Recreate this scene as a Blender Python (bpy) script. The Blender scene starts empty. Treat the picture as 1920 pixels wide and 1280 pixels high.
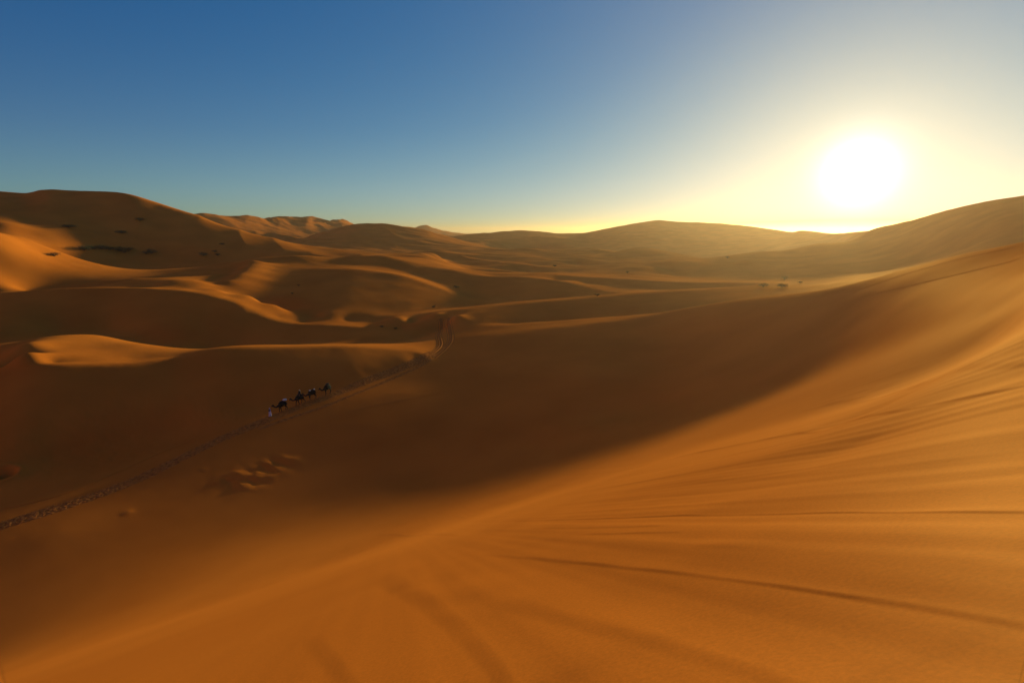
import bpy, math, random
import numpy as np
from mathutils import Vector

# ------------------------------------------------------------------ camera, sky, sun, exposure
S = bpy.context.scene
C = S.collection
PITCH = math.radians(12.17)
CAM_Z = 36.0                       # eye height above the valley floor
cam_data = bpy.data.cameras.new('camera')
cam = bpy.data.objects.new('camera', cam_data)
C.objects.link(cam)
S.camera = cam
cam_data.lens = 18.0
cam_data.sensor_width = 36.0
cam_data.clip_start = 0.05
cam_data.clip_end = 60000.0
cam.location = (0, 0, CAM_Z)
cam.rotation_euler = (math.radians(90) - PITCH, 0, 0)

SUN_AZ = math.radians(32.9)
SUN_EL = math.radians(5.15)
sun_dir = Vector((math.sin(SUN_AZ) * math.cos(SUN_EL), math.cos(SUN_AZ) * math.cos(SUN_EL), math.sin(SUN_EL)))

world = bpy.data.worlds.new('World')
S.world = world
world.use_nodes = True
wn, wl = world.node_tree.nodes, world.node_tree.links
sky = wn.new('ShaderNodeTexSky')
sky.sky_type = 'NISHITA'
sky.sun_disc = False
sky.sun_elevation = SUN_EL
sky.sun_rotation = SUN_AZ
sky.altitude = 600
sky.air_density = 1.0
sky.dust_density = 0.35
sky.ozone_density = 3.5
def wnode(t, **kw):
    n = wn.new(t)
    for k, v in kw.items(): setattr(n, k, v)
    return n
def wmath(op, a, b=None, clamp=False):
    n = wn.new('ShaderNodeMath'); n.operation = op; n.use_clamp = clamp
    for i, v in enumerate((a, b)):
        if v is None: continue
        if isinstance(v, (int, float)): n.inputs[i].default_value = v
        else: wl.new(v, n.inputs[i])
    return n.outputs[0]
def wadd(base, fac, col):
    """base + fac * col"""
    m = wn.new('ShaderNodeMix'); m.data_type = 'RGBA'; m.blend_type = 'ADD'; m.clamp_result = False; m.clamp_factor = False
    wl.new(fac, m.inputs[0]); wl.new(base, m.inputs[6]); m.inputs[7].default_value = (*col, 1)
    return m.outputs[2]
tc = wn.new('ShaderNodeTexCoord')
vd = wn.new('ShaderNodeVectorMath'); vd.operation = 'DOT_PRODUCT'
wl.new(tc.outputs['Generated'], vd.inputs[0]); vd.inputs[1].default_value = sun_dir
cosang = vd.outputs['Value']
ang = wmath('MULTIPLY', wmath('ARCCOSINE', wmath('MINIMUM', cosang, 0.99999)), 180 / math.pi)      # degrees from the sun
sep = wn.new('ShaderNodeSeparateXYZ'); wl.new(tc.outputs['Generated'], sep.inputs[0])
elev = wmath('MULTIPLY', wmath('ARCSINE', wmath('MAXIMUM', sep.outputs['Z'], 0.0)), 180 / math.pi)
def expfall(x, w, p=1.0):
    q = wmath('DIVIDE', x, w)
    if p != 1.0: q = wmath('POWER', q, p)
    return wmath('POWER', math.e, wmath('MULTIPLY', q, -1.0))
hsv = wn.new('ShaderNodeHueSaturation')
hsv.inputs['Saturation'].default_value = 1.4
hsv.inputs['Value'].default_value = 1.6
wl.new(sky.outputs[0], hsv.inputs['Color'])
grade = wn.new('ShaderNodeMix'); grade.data_type = 'RGBA'; grade.blend_type = 'MULTIPLY'
grade.inputs[0].default_value = 1.0
wl.new(hsv.outputs[0], grade.inputs[6]); grade.inputs[7].default_value = (0.38, 1.30, 1.85, 1)
col = grade.outputs[2]
# soft shoulder so that the sky round the sun keeps its colour
den = wn.new('ShaderNodeVectorMath'); den.operation = 'DIVIDE'; wl.new(col, den.inputs[0]); den.inputs[1].default_value = (5.2, 6.0, 7.6)
de1 = wn.new('ShaderNodeVectorMath'); de1.operation = 'ADD'; wl.new(den.outputs[0], de1.inputs[0]); de1.inputs[1].default_value = (1, 1, 1)
de2 = wn.new('ShaderNodeVectorMath'); de2.operation = 'DIVIDE'; wl.new(col, de2.inputs[0]); wl.new(de1.outputs[0], de2.inputs[1])
col = de2.outputs[0]
# the sky deepens away from the sun
far = wmath('MULTIPLY', wmath('SUBTRACT', ang, 22.0), 1 / 62.0, clamp=True)
dk = wn.new('ShaderNodeMix'); dk.data_type = 'RGBA'; dk.blend_type = 'MULTIPLY'
wl.new(far, dk.inputs[0]); wl.new(col, dk.inputs[6]); dk.inputs[7].default_value = (.02, .78, .90, 1)
col = dk.outputs[2]
# dust low over the horizon, the aureole round the sun, and an added warm fill glow out of view
col = wadd(col, wmath('MULTIPLY', expfall(elev, 7.0), expfall(ang, 75.0)), (7.0, 5.5, 3.1))
col = wadd(col, expfall(ang, 2.1, 1.6), (22, 21, 19))
col = wadd(col, expfall(ang, 11.0), (6.6, 4.7, 1.7))
col = wadd(col, expfall(ang, 17.0), (2.2, 1.2, .2))
west_fill = wn.new('ShaderNodeVectorMath'); west_fill.operation = 'DOT_PRODUCT'  # unseen warm lobe, added to brighten the shaded dune faces
wl.new(tc.outputs['Generated'], west_fill.inputs[0]); west_fill.inputs[1].default_value = (math.sin(math.radians(250)), math.cos(math.radians(250)), .12)
back = wmath('POWER', wmath('MAXIMUM', wmath('MULTIPLY', wmath('SUBTRACT', west_fill.outputs['Value'], .42), 1 / .58), 0.0), 1.3)
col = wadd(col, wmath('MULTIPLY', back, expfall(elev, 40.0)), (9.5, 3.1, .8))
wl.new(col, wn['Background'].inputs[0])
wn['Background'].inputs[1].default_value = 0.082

sun_data = bpy.data.lights.new('sun', 'SUN')
sun_data.energy = 5.0
sun_data.angle = math.radians(2.6)
sun_data.color = (1.0, 0.92, 0.44)
sun = bpy.data.objects.new('sun', sun_data)
C.objects.link(sun)
sun.rotation_euler = (-sun_dir).to_track_quat('-Z', 'Y').to_euler()
sun.location = (0, 0, 200)

S.view_settings.view_transform = 'Standard'
S.view_settings.look = 'None'
S.view_settings.exposure = 0.05
S.view_settings.gamma = 1.0
S.cycles.volume_bounces = 0
S.cycles.max_bounces = 6

# ------------------------------------------------------------------ helpers
def tag(o, label=None, cat=None, group=None, kind=None):
    if label: o['label'] = label
    if cat: o['category'] = cat
    if group: o['group'] = group
    if kind: o['kind'] = kind
    return o

def ray(u, v):
    x = (u - 960) / 960.0; y = (640 - v) / 960.0
    return x, math.cos(PITCH) + y * math.sin(PITCH), y * math.cos(PITCH) - math.sin(PITCH)

def P(u, v, r):                    # a point of the place seen at (u, v), r metres away over the ground
    x, f, up = ray(u, v); h = math.hypot(x, f)
    return (x / h * r, f / h * r, up / h * r)

def Zp(u, v, z):                   # the same, at height z below/above the eye
    x, f, up = ray(u, v); t = z / up
    return (x * t, f * t, z)

def A(az, r, z):
    a = math.radians(az)
    return (math.sin(a) * r, math.cos(a) * r, z)

# ------------------------------------------------------------------ relief of the dunes: control points
PTS = []                           # x, y, z, softness (in log-polar units)
def soft(pts, c=0.06, lam=2e-3):
    c = min(c, .03)
    for p in pts: PTS.append((p[0], p[1], p[2], c, lam))

def resample(pts, step):
    """smooth polyline through 3D points, spacing = step * range"""
    out = []
    n = len(pts)
    pts = [np.array(p, float) for p in pts]
    for i in range(n - 1):
        p0 = pts[max(i - 1, 0)]; p1 = pts[i]; p2 = pts[i + 1]; p3 = pts[min(i + 2, n - 1)]
        L = np.linalg.norm(p2 - p1) / max(1.0, np.hypot(p1[0], p1[1]))
        k = max(1, int(math.ceil(L / step)))
        for j in range(k):
            t = j / k
            out.append(0.5 * ((2 * p1) + (-p0 + p2) * t + (2 * p0 - 5 * p1 + 4 * p2 - p3) * t * t + (-p0 + 3 * p1 - 3 * p2 + p3) * t ** 3))
    out.append(pts[-1])
    return np.array(out)

def crest(pts, front=((.04, 24),), back=((.05, 6),), c=0.002, step=0.016, hstep=4, fade=(0, 0)):
    """a dune crest line with the slopes that fall away from it (front = the side towards the eye)"""
    q = resample(pts, step)
    n = len(q)
    for i, p in enumerate(q):
        PTS.append((p[0], p[1], p[2], c, 6e-5))
    for i in range(0, n, hstep):
        a = q[max(0, i - 1)]; b = q[min(n - 1, i + 1)]
        t = (b - a)[:2]; t /= (np.linalg.norm(t) + 1e-9)
        nrm = np.array([t[1], -t[0]])
        p = q[i]
        if np.dot(nrm, -p[:2]) < 0: nrm = -nrm
        r = np.hypot(p[0], p[1])
        s = 1.0
        if fade[0] and i < fade[0] * n: s *= i / (fade[0] * n)
        if fade[1] and (n - 1 - i) < fade[1] * n: s *= (n - 1 - i) / (fade[1] * n)
        for sg, prof in ((1, front), (-1, back)):
            d0 = 0; z = p[2]
            for k, (d, sl) in enumerate(prof):
                dd = d * r
                z -= (dd - d0) * math.tan(math.radians(sl)) * s
                d0 = dd
                x, y = p[:2] + sg * nrm * dd
                PTS.append((x, y, z, c * 1.5 + 0.1 * d, 2e-3))

def loft(top, bot, fr=(.15, .35, .58, .8, 1.0), step=.05, c=.007, round_=.15, lam=1e-3):
    """rows of points on the face between a crest line and its foot; round_ softens the shoulder"""
    n = len(top)
    for i in range(n - 1):
        a0, a1 = np.array(top[i], float), np.array(top[i + 1], float)
        b0, b1 = np.array(bot[i], float), np.array(bot[i + 1], float)
        L = max(np.linalg.norm(a1 - a0), np.linalg.norm(b1 - b0)) / max(1.0, np.hypot(a0[0], a0[1]))
        k = max(1, int(math.ceil(L / step)))
        for j in range(k + (i == n - 2)):
            t = j / k
            a = a0 + (a1 - a0) * t; b = b0 + (b1 - b0) * t
            for f in fr:
                g = f if round_ <= 0 else (f * (1 - round_) + f * f * round_) if f < 1 else 1
                p = a + (b - a) * f
                PTS.append((p[0], p[1], a[2] + (b[2] - a[2]) * g, c + .01 * f, lam))

# the slip face the camera stands on: a 32 degree plane dipping towards the lower left
DIP = math.radians(-33.6)
EYE = 1.75
def plane_z(x, y):
    return -EYE - 0.632 * (x * math.sin(DIP) + y * math.cos(DIP))
for r in (1.0, 2.0, 4.0, 7.5, 13, 21, 31, 42, 55):
    for az in range(-180, 180, 20 if r < 12 else 12):
        x, y, _ = A(az, r, 0)
        d = x * math.sin(DIP) + y * math.cos(DIP)
        lim = 46 if -80 < az < -14 else 36
        if d < -4.5 or (r > 50 and az > -50): continue
        if d < lim and not (24 < az < 100 and r > 36) and not (36 < az < 100 and r > 12):
            PTS.append((x, y, plane_z(x, y), .03, 5e-4))
# the crest behind the camera and the ground beyond it
for d, z in ((-8, 1.6), (-14, -1.0), (-30, -9), (-70, -22), (-160, -32)):
    for e in (-120, -60, -30, -12, 0, 12, 30, 60, 120):
        if abs(e) > 40 and d > -20: continue
        x = d * math.sin(DIP) + e * math.cos(DIP); y = d * math.cos(DIP) - e * math.sin(DIP)
        soft([(x, y, z)], .06)
# apron at the foot of the slip face
soft([A(-10, 72, -36.4), A(-22, 71, -37.1), A(-33, 69, -37.1), A(-45, 66, -37.0), A(-60, 60, -36.2), A(-80, 60, -27.6), A(-110, 60, -11), A(-80, 100, -37), A(-100, 150, -37.5), A(-112, 120, -27), A(-66, 75, -37.4), A(70, 60, 6), A(60, 75, 4)], .05)
# R: the right-hand ridge with its sunlit lip, shaded flank and the trough below (rows from the crest down)
R_rows = [      # (column, heights in view of the rows, range of the crest, fall towards the eye between the rows)
    (2080, (425, 445, 490, 525, 555), 86, (.03, .035, .03, .02)), (1920, (457, 477, 520, 560, 592), 96, (.025, .05, .055, .04)),
    (1850, (471, 492, 532, 570, 603), 105, (.02, .055, .06, .04)), (1780, (487, 508, 545, 580, 615), 113, (.01, .06, .06, .04)),
    (1700, (508, 530, 566, 600, 635), 121, (.0, .07, .06, .04)), (1620, (530, 552, 590, 622, 655), 128, (.0, .08, .06, .035)),
    (1560, (543, 564, 599, 629, 664), 135, (.0, .10, .08, .03)), (1500, (550, 571, 605, 635, 672), 141, (.0, .13, .10, .03)),
    (1420, (558, 579, 612, 648, 692), 148, (.01, .15, .10, .03)), (1350, (567, 587, 620, 660, 715), 154, (.02, .14, .09, .03)),
    (1290, (577, 595, 626, 670, 735), 158, (.03, .12, .07, .03)), (1240, (586, 602, 632, 680, 755), 161, (.03, .11, .06, .03)),
    (1180, (596, 609, 640, 690, 780), 159, (.03, .09, .05, .03)), (1100, (607, 618, 650, 700, 800), 155, (.03, .07, .04, .02)),
    (1000, (618, 629, 660, 720, 830), 153, (.03, .07, .06, .05)), (900, (628, 642, 680, 740, 850), 153, (.03, .06, .065, .06)),
]
def dep(u, v):
    x, f, up = ray(u, v); return -up / math.hypot(x, f)
R_pts = []
for u, vs, rc, ts in R_rows:
    col_ = [P(u, vs[0], rc)]; r = rc
    for k, t in enumerate(ts):
        r = r * (dep(u, vs[k]) + t) / (dep(u, vs[k + 1]) + t)
        col_.append(P(u, vs[k + 1], r))
    R_pts.append(col_)
R_top = [c_[0] for c_ in R_pts]
crest(R_top, front=(), back=((.05, 14), (.12, 18)), c=.012, fade=(0, .45))
for k in range(1, 5):
    for p in resample([c_[k] for c_ in R_pts], .035):
        PTS.append((p[0], p[1], p[2], .012 + .004 * k, 6e-4))
# valley floor
soft([Zp(0, 985, -38.6), Zp(200, 921, -38.2), Zp(350, 855, -37.2), Zp(420, 820, -36.6), Zp(507, 778, -35.7), Zp(560, 758, -35.1), Zp(615, 738, -34.5), Zp(700, 702, -33.5),
      Zp(790, 672, -32.8), Zp(828, 650, -32.4), Zp(845, 600, -32.2), Zp(760, 740, -34.1), Zp(850, 800, -35.2),
      Zp(100, 905, -38.6), Zp(700, 800, -35.3), Zp(300, 930, -37.7), Zp(100, 1000, -38.0), Zp(600, 860, -36.7), Zp(500, 900, -37.2), Zp(640, 780, -35.2)], .06)
# ridge B (first low ridge across the valley)
B_top = [P(-80, 700, 160), P(40, 689, 146), P(100, 684, 142), P(220, 684, 138), P(330, 672, 138), P(420, 653, 138), P(540, 651, 137), P(654, 650, 137), P(720, 654, 137), P(790, 661, 136)]
B_bot = [Zp(-80, 900, -38.6), Zp(40, 880, -38.6), Zp(100, 858, -38.5), Zp(230, 825, -37.9), Zp(340, 795, -36.9), Zp(430, 775, -36.1), Zp(560, 745, -34.9), Zp(670, 712, -33.7), Zp(735, 693, -33.3), Zp(800, 676, -32.9)]
crest(B_top, front=(), back=((.03, 5),), c=.003, fade=(0, .25))
loft(B_top, B_bot, round_=.35)
# ridge A
A_top = [P(-80, 553, 280), P(0, 550, 262), P(100, 543, 250), P(200, 541, 240), P(270, 542, 232), P(330, 545, 226), P(380, 552, 219), P(446, 571, 209), P(475, 587, 205), P(513, 601, 200), P(557, 608, 196),
       P(638, 611, 190), P(700, 616, 186), P(746, 623, 181), P(775, 633, 175)]
A_bot = [P(-80, 645, 205), P(0, 640, 200), P(100, 618, 215), P(205, 616, 209), P(248, 626, 199), P(283, 644, 189), P(330, 651, 186), P(380, 650, 189), P(440, 645, 189), P(470, 644, 187), P(510, 641, 184), 
       P(557, 639, 181), P(638, 638, 175), P(700, 637, 172), P(746, 640, 168), P(775, 645, 165)]
crest(A_top, front=(), back=((.03, 5), (.08, 3.5)), fade=(0, .5))
loft(A_top, A_bot, round_=.1)
# lit hollow between A and B
soft([P(252, 645, 164), P(248, 672, 148), P(180, 672, 148), P(180, 650, 162), P(180, 628, 181), P(100, 670, 149), P(100, 650, 161), P(100, 630, 177), P(50, 645, 162), P(40, 665, 149)], .02, 6e-4)
# ridge C
C_top = [P(470, 487, 322), P(480, 489, 319), P(492, 492, 317), P(516, 502, 310), P(557, 506, 305), P(611, 505, 300), P(665, 505, 294), P(700, 509, 288), P(746, 515, 280), P(787, 528, 269), P(827, 542, 259), P(850, 552, 253), P(880, 566, 245)]
C_bot = [P(452, 500, 312), P(425, 520, 285), P(402, 541, 250), P(440, 556, 240), P(480, 573, 232), P(560, 590, 213), P(640, 592, 207), P(700, 592, 208), P(740, 586, 214), P(770, 582, 218), P(820, 574, 230), P(845, 571, 236), P(880, 569, 242)]
crest(C_top, front=(), back=(), fade=(.15, .3))
loft(C_top, C_bot, round_=.1)
soft([Zp(760, 596, -32), Zp(800, 600, -32)], .05)
# lit slope left of C and the ridge above it
soft([P(380, 530, 255), P(350, 525, 260), P(320, 528, 254)], .02)
crest([P(275, 524, 274), P(320, 520, 278), P(380, 518, 285), P(430, 511, 299), P(452, 503, 311)], front=((.01, 4),), back=((.04, 6),), fade=(.2, .4))
# ridges C2 - E
E_top = [P(500, 486, 340), P(570, 481, 345), P(632, 483, 350), P(680, 481, 352), P(722, 481, 352), P(746, 490, 342), P(787, 499, 330), P(845, 506, 318), P(902, 518, 300), P(970, 519, 292), P(1010, 522, 288),
       P(1051, 528, 280), P(1091, 537, 270), P(1118, 544, 262), P(1160, 549, 254)]
E_bot = [P(500, 493, 328), P(570, 491, 333), P(632, 492, 337), P(680, 492, 338), P(715, 493, 336), P(755, 503, 325), P(795, 514, 308), P(845, 540, 272), P(900, 553, 262), P(970, 558, 255), P(1010, 557, 252),
       P(1051, 556, 250), P(1091, 555, 249), P(1118, 554, 249), P(1160, 552, 249)]
crest(E_top, front=(), back=((.05, 4),), fade=(.1, .2))
loft(E_top, E_bot, round_=.1)
# lit spur of the big dune, far left
soft([P(0, 440, 335), P(0, 470, 314), P(30, 470, 320), P(75, 475, 336), P(52, 450, 352), P(100, 497, 318), P(0, 500, 308), P(-80, 450, 320), P(0, 530, 290), P(80, 522, 305), P(200, 505, 330), P(200, 525, 298)], .03)
# G
G_top = [P(850, 593, 184), P(910, 580, 195), P(970, 571, 202), P(1024, 566, 206), P(1078, 562, 210), P(1159, 555, 216), P(1219, 550, 220), P(1300, 545, 226), P(1400, 540, 232), P(1470, 537, 238)]
G_bot = [P(850, 598, 181), P(910, 606, 174), P(970, 607, 176), P(1024, 606, 178), P(1078, 603, 180), P(1159, 596, 182), P(1219, 588, 184), P(1300, 580, 188), P(1400, 565, 194), P(1470, 555, 200)]
crest(G_top, front=(), back=((.05, 3),), fade=(.3, .1))
loft(G_top, G_bot, round_=.15)
# H, I
crest([P(1010, 514, 318), P(1060, 518, 312), P(1132, 522, 305), P(1186, 525, 300), P(1240, 528, 295), P(1311, 530, 290), P(1417, 531, 290), P(1506, 535, 285)], front=((.02, 10), (.05, 8)), back=((.05, 3),), fade=(.2, .2))
crest([P(1290, 492, 430), P(1346, 501, 405), P(1389, 510, 385), P(1440, 511, 380), P(1488, 508, 382), P(1559, 501, 388), P(1640, 492, 392)], front=((.03, 9),), back=((.05, 3),), fade=(.2, .2))
crest([P(1311, 492, 440), P(1399, 482, 460), P(1470, 471, 480), P(1550, 462, 490)], front=((.03, 12),), back=((.05, 4),), fade=(.2, .2))
# L: the big dune on the left
L_top = [P(-200, 372, 600), P(-80, 360, 580), P(0, 362, 560), P(45, 366, 550), P(95, 357, 540), P(180, 362, 524), P(245, 368, 510), P(290, 382, 500), P(360, 405, 484), P(430, 429, 470), P(500, 447, 460), P(600, 467, 445), P(700, 476, 430), P(800, 482, 420)]
L_bot = [P(-200, 460, 400), P(-80, 450, 400), P(20, 448, 400), P(60, 470, 395), P(110, 497, 385), P(200, 497, 410), P(270, 497, 415), P(320, 497, 412), P(400, 493, 405), P(470, 490, 400), P(540, 486, 392), P(620, 485, 385), P(700, 482, 390), P(800, 484, 392)]
crest(L_top, front=(), back=((.06, 14), (.14, 14)), fade=(0, .4))
loft(L_top, L_bot, fr=(.08, .2, .35, .58, .8, 1), round_=-.25)
# M3 right, M2, M1, D2, D3
M3 = [P(2100, 340, 480), P(1920, 368, 480), P(1850, 379, 490), P(1800, 391, 500), P(1750, 405, 515), P(1700, 418, 535), P(1660, 428, 550), P(1620, 438, 570)]
M3b = [P(2100, 440, 280), P(1920, 452, 300), P(1850, 458, 320), P(1800, 468, 345), P(1750, 475, 370), P(1700, 481, 395), P(1660, 483, 410), P(1620, 484, 425)]
crest(M3, front=(), back=((.05, 12), (.2, 12)), step=.035)
loft(M3, M3b, round_=.3, c=.02, step=.08)
M2 = [P(1620, 438, 700), P(1560, 440, 900), P(1530, 437, 960), P(1500, 434, 1000), P(1480, 437, 1040), P(1440, 431, 1100), P(1390, 424, 1150), P(1330, 419, 1190), P(1270, 417, 1200), P(1230, 414, 1200), P(1190, 420, 1200), P(1150, 427, 1210), P(1100, 437, 1240)]
M2b = [P(1620, 470, 560), P(1560, 468, 720), P(1530, 466, 760), P(1500, 463, 800), P(1480, 462, 820), P(1440, 461, 850), P(1390, 462, 880), P(1330, 463, 900), P(1270, 463, 900), P(1230, 463, 900), P(1190, 463, 900), P(1150, 462, 920), P(1100, 460, 960)]
crest(M2, front=(), back=((.08, 8), (.2, 8)))
loft(M2, M2b, round_=.2, c=.02, step=.08)
crest([P(820, 449, 1150), P(880, 440, 1200), P(930, 436, 1220), P(965, 433, 1240), P(1000, 434, 1250), P(1050, 438, 1250), P(1100, 438, 1245)], front=((.05, 6),), back=((.06, 6),))
D2 = [P(560, 449, 850), P(620, 432, 880), P(660, 422, 890), P(710, 420, 890), P(760, 425, 880), P(800, 433, 870), P(840, 445, 860), P(870, 455, 830)]
D2b = [P(560, 463, 680), P(620, 463, 700), P(660, 463, 700), P(710, 463, 700), P(760, 463, 700), P(800, 463, 700), P(840, 463, 720), P(870, 464, 720)]
crest(D2, front=(), back=((.08, 10), (.2, 8)))
loft(D2, D2b, fr=(.2, .5, 1), round_=.1, c=.02, step=.08)
crest([P(765, 433, 2300), P(793, 423, 2300), P(830, 432, 2300), P(875, 438, 2250)], front=((.05, 10),), back=((.06, 10),), c=.01)
# far field of star dunes behind the big dune
crest([P(355, 404, 1150), P(385, 402, 1180), P(420, 410, 1200), P(450, 412, 1230), P(490, 415, 1250), P(540, 420, 1300)], front=((.03, 14), (.06, 8)), back=((.06, 12),), step=.02)
crest([P(500, 417, 1600), P(520, 416, 1600), P(545, 419, 1600), P(575, 418, 1650), P(600, 417, 1700), P(625, 420, 1700), P(645, 424, 1700)], front=((.03, 14),), back=((.06, 12),), step=.015)
crest([P(430, 424, 950), P(470, 432, 950), P(510, 437, 950), P(548, 442, 930)], front=((.03, 10),), back=((.04, 10),))
# low crests scattered over the plain in front of the hills
for row in ([P(955, 496, 440), P(975, 497, 434), P(1005, 501, 424), P(1032, 506, 412), P(1055, 513, 396)], [P(1015, 500, 445), P(1032, 499, 445), P(1048, 503, 436)],
            [P(1050, 489, 500), P(1078, 486, 500), P(1105, 489, 492), P(1130, 497, 470)], [P(840, 497, 470), P(899, 493, 470), P(945, 495, 460)],
            [P(960, 470, 640), P(985, 467, 640), P(1006, 472, 625)], [P(1098, 469, 640), P(1112, 467, 640), P(1130, 472, 625), P(1152, 476, 605)],
            [P(1190, 467, 600), P(1215, 469, 590), P(1240, 477, 565), P(1260, 485, 540)], [P(1150, 503, 400), P(1180, 500, 400), P(1215, 503, 392)],
            [P(760, 476, 560), P(800, 472, 560), P(850, 476, 550), P(890, 482, 535)], [P(1400, 494, 425), P(1460, 489, 430), P(1530, 485, 432)], [P(880, 505, 400), P(920, 506, 398), P(960, 509, 392)]):
    crest(row, front=((.012, 16), (.03, 12)), back=((.03, 4),), fade=(.25, .3), step=.02)
# middle ground between the ridges
soft([Zp(1250, 510, -30), Zp(1050, 472, -28), Zp(1200, 476, -28), Zp(800, 480, -27), Zp(1500, 520, -29.5),
      P(1000, 450, 980), P(900, 450, 980), P(1050, 450, 980)], .06)
# plain out to the horizon
for az in range(-180, 180, 15):
    for r in (2600, 6000, 14000, 30000):
        soft([A(az, r, -40)], .1)
for az in list(range(-180, -60, 15)) + list(range(75, 180, 15)):
    for r in (250, 500, 1000):
        soft([A(az, r, -30 + (12 if (az // 15) % 2 else -4))], .1)

# ------------------------------------------------------------------ solve the relief
ctl = np.array(PTS)
def emb(x, y):
    r = np.hypot(x, y); return x / r, y / r, np.log(r)
cx, cy, cl = emb(ctl[:, 0], ctl[:, 1])
def merge(ctl, cx, cy, cl):
    keep = []
    for i in range(len(ctl)):
        ok = True
        if keep:
            k = np.array(keep)
            d = (cx[k] - cx[i]) ** 2 + (cy[k] - cy[i]) ** 2 + (cl[k] - cl[i]) ** 2
            j = np.argmin(d)
            if d[j] < 0.006 ** 2: ok = False
        if ok: keep.append(i)
    return np.array(keep)
kp = merge(ctl, cx, cy, cl)
ctl, cx, cy, cl = ctl[kp], cx[kp], cy[kp], cl[kp]
NC = len(ctl)
cc = ctl[:, 3] ** 2
D2 = (cx[:, None] - cx) ** 2 + (cy[:, None] - cy) ** 2 + (cl[:, None] - cl) ** 2
# value = z / r^0.5 keeps near and far relief comparable
SC = np.sqrt(np.hypot(ctl[:, 0], ctl[:, 1]) + 20)
M = np.sqrt(D2 + cc[None, :]) 
K = np.zeros((NC + 2, NC + 2))
K[:NC, :NC] = M + np.diag(-ctl[:, 4])
K[:NC, NC] = 1; K[:NC, NC + 1] = cl
K[NC, :NC] = 1; K[NC + 1, :NC] = cl
rhs = np.zeros(NC + 2); rhs[:NC] = ctl[:, 2] / SC
W = np.linalg.solve(K, rhs)
print('control points', NC, 'max weight', np.abs(W).max())
RES = (M @ W[:NC] + W[NC] + W[NC + 1] * cl) * SC - ctl[:, 2]
CEN = np.stack([cx, cy, cl], 1)
CQ = (CEN ** 2).sum(1) + cc
WF = W[:NC]

def relief(x, y):
    x = np.asarray(x, float).ravel(); y = np.asarray(y, float).ravel()
    r = np.hypot(x, y)
    q = np.stack([x / r, y / r, np.log(r)], 1)
    out = np.empty(len(x))
    B = 4096
    for i in range(0, len(x), B):
        b = q[i:i + B]
        d = b @ CEN.T
        d *= -2; d += (b ** 2).sum(1)[:, None]; d += CQ[None, :]
        np.maximum(d, 1e-8, out=d); np.sqrt(d, out=d)
        out[i:i + B] = d @ WF
    return (out + W[NC] + W[NC + 1] * q[:, 2]) * np.sqrt(r + 20)

# gradient noise
_rs = np.random.RandomState(7)
_perm = _rs.permutation(256); _perm = np.concatenate([_perm, _perm])
_ga = _rs.uniform(0, 2 * np.pi, 256); _gx, _gy = np.cos(_ga), np.sin(_ga)
def perlin(x, y):
    xi = np.floor(x).astype(int); yi = np.floor(y).astype(int)
    fx = x - xi; fy = y - yi
    ux = fx * fx * fx * (fx * (fx * 6 - 15) + 10); uy = fy * fy * fy * (fy * (fy * 6 - 15) + 10)
    def g(ix, iy, dx, dy):
        h = _perm[(_perm[ix & 255] + iy) & 255]
        return _gx[h] * dx + _gy[h] * dy
    a = g(xi, yi, fx, fy); b = g(xi + 1, yi, fx - 1, fy); c = g(xi, yi + 1, fx, fy - 1); d = g(xi + 1, yi + 1, fx - 1, fy - 1)
    return (a + ux * (b - a)) * (1 - uy) + (c + ux * (d - c)) * uy
def sstep(a, b, x):
    t = np.clip((x - a) / (b - a), 0, 1); return t * t * (3 - 2 * t)

def hit(u, v, r0=3.0, r1=1500.0, n=700):
    """where the line of sight through (u, v) meets the smooth relief"""
    x, f, up = ray(u, v); h = math.hypot(x, f)
    rs = np.geomspace(r0, r1, n)
    z = relief(x / h * rs, f / h * rs); e = up / h * rs
    k = np.nonzero(z > e)[0]
    k = max(1, k[0]) if len(k) else n - 1
    a = (e - z)[k - 1]; b = (e - z)[k]
    t = a / (a - b) if a != b else 0
    r = rs[k - 1] + (rs[k] - rs[k - 1]) * t
    return np.array([x / h * r, f / h * r, up / h * r])

def hits(pts): return [hit(*p) for p in pts]

# small scarps and drift edges running down the slip face: (pixels seen along it, height, lee width, windward width)
SCARPS = [
    ([(880, 978), (1100, 973), (1300, 966), (1600, 961), (1920, 962), (2100, 966)], .050, .010, .10),
    ([(900, 1036), (1000, 1043), (1100, 1053), (1300, 1074), (1500, 1101), (1700, 1131), (1920, 1167), (2100, 1200)], .06, .018, .30),
    ([(1095, 886), (1300, 850), (1500, 811), (1700, 767), (1920, 728), (2050, 705)], .055, .012, .10),
    ([(1480, 775), (1600, 746), (1750, 712), (1920, 680), (2050, 655)], .060, .020, .15),
    ([(990, 990), (1100, 991), (1250, 989)], .03, .012, .08),
    ([(1080, 1003), (1180, 1003), (1280, 1001)], .03, .012, .08),
    ([(700, 998), (745, 1000), (800, 1000), (860, 1002)], .02, .012, .08),
    ([(1230, 905), (1450, 893), (1700, 868), (1950, 838)], .035, .03, .15),
    ([(1350, 935), (1600, 915), (1950, 880)], .03, .03, .15),
    ([(720, 1062), (800, 1105), (880, 1165), (950, 1240), (985, 1300)], .12, .06, .25),
    ([(880, 1095), (1050, 1140), (1250, 1190), (1450, 1250), (1560, 1300)], .09, .07, .30),
    ([(600, 1180), (640, 1230), (690, 1300)], .06, .05, .2),
    ([(1300, 1020), (1500, 1025), (1920, 1050)], .06, .05, .25),
]
SC_L = [(np.array(resample(hits(p), 10)), hts, w0, w1) for p, hts, w0, w1 in SCARPS]

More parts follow.
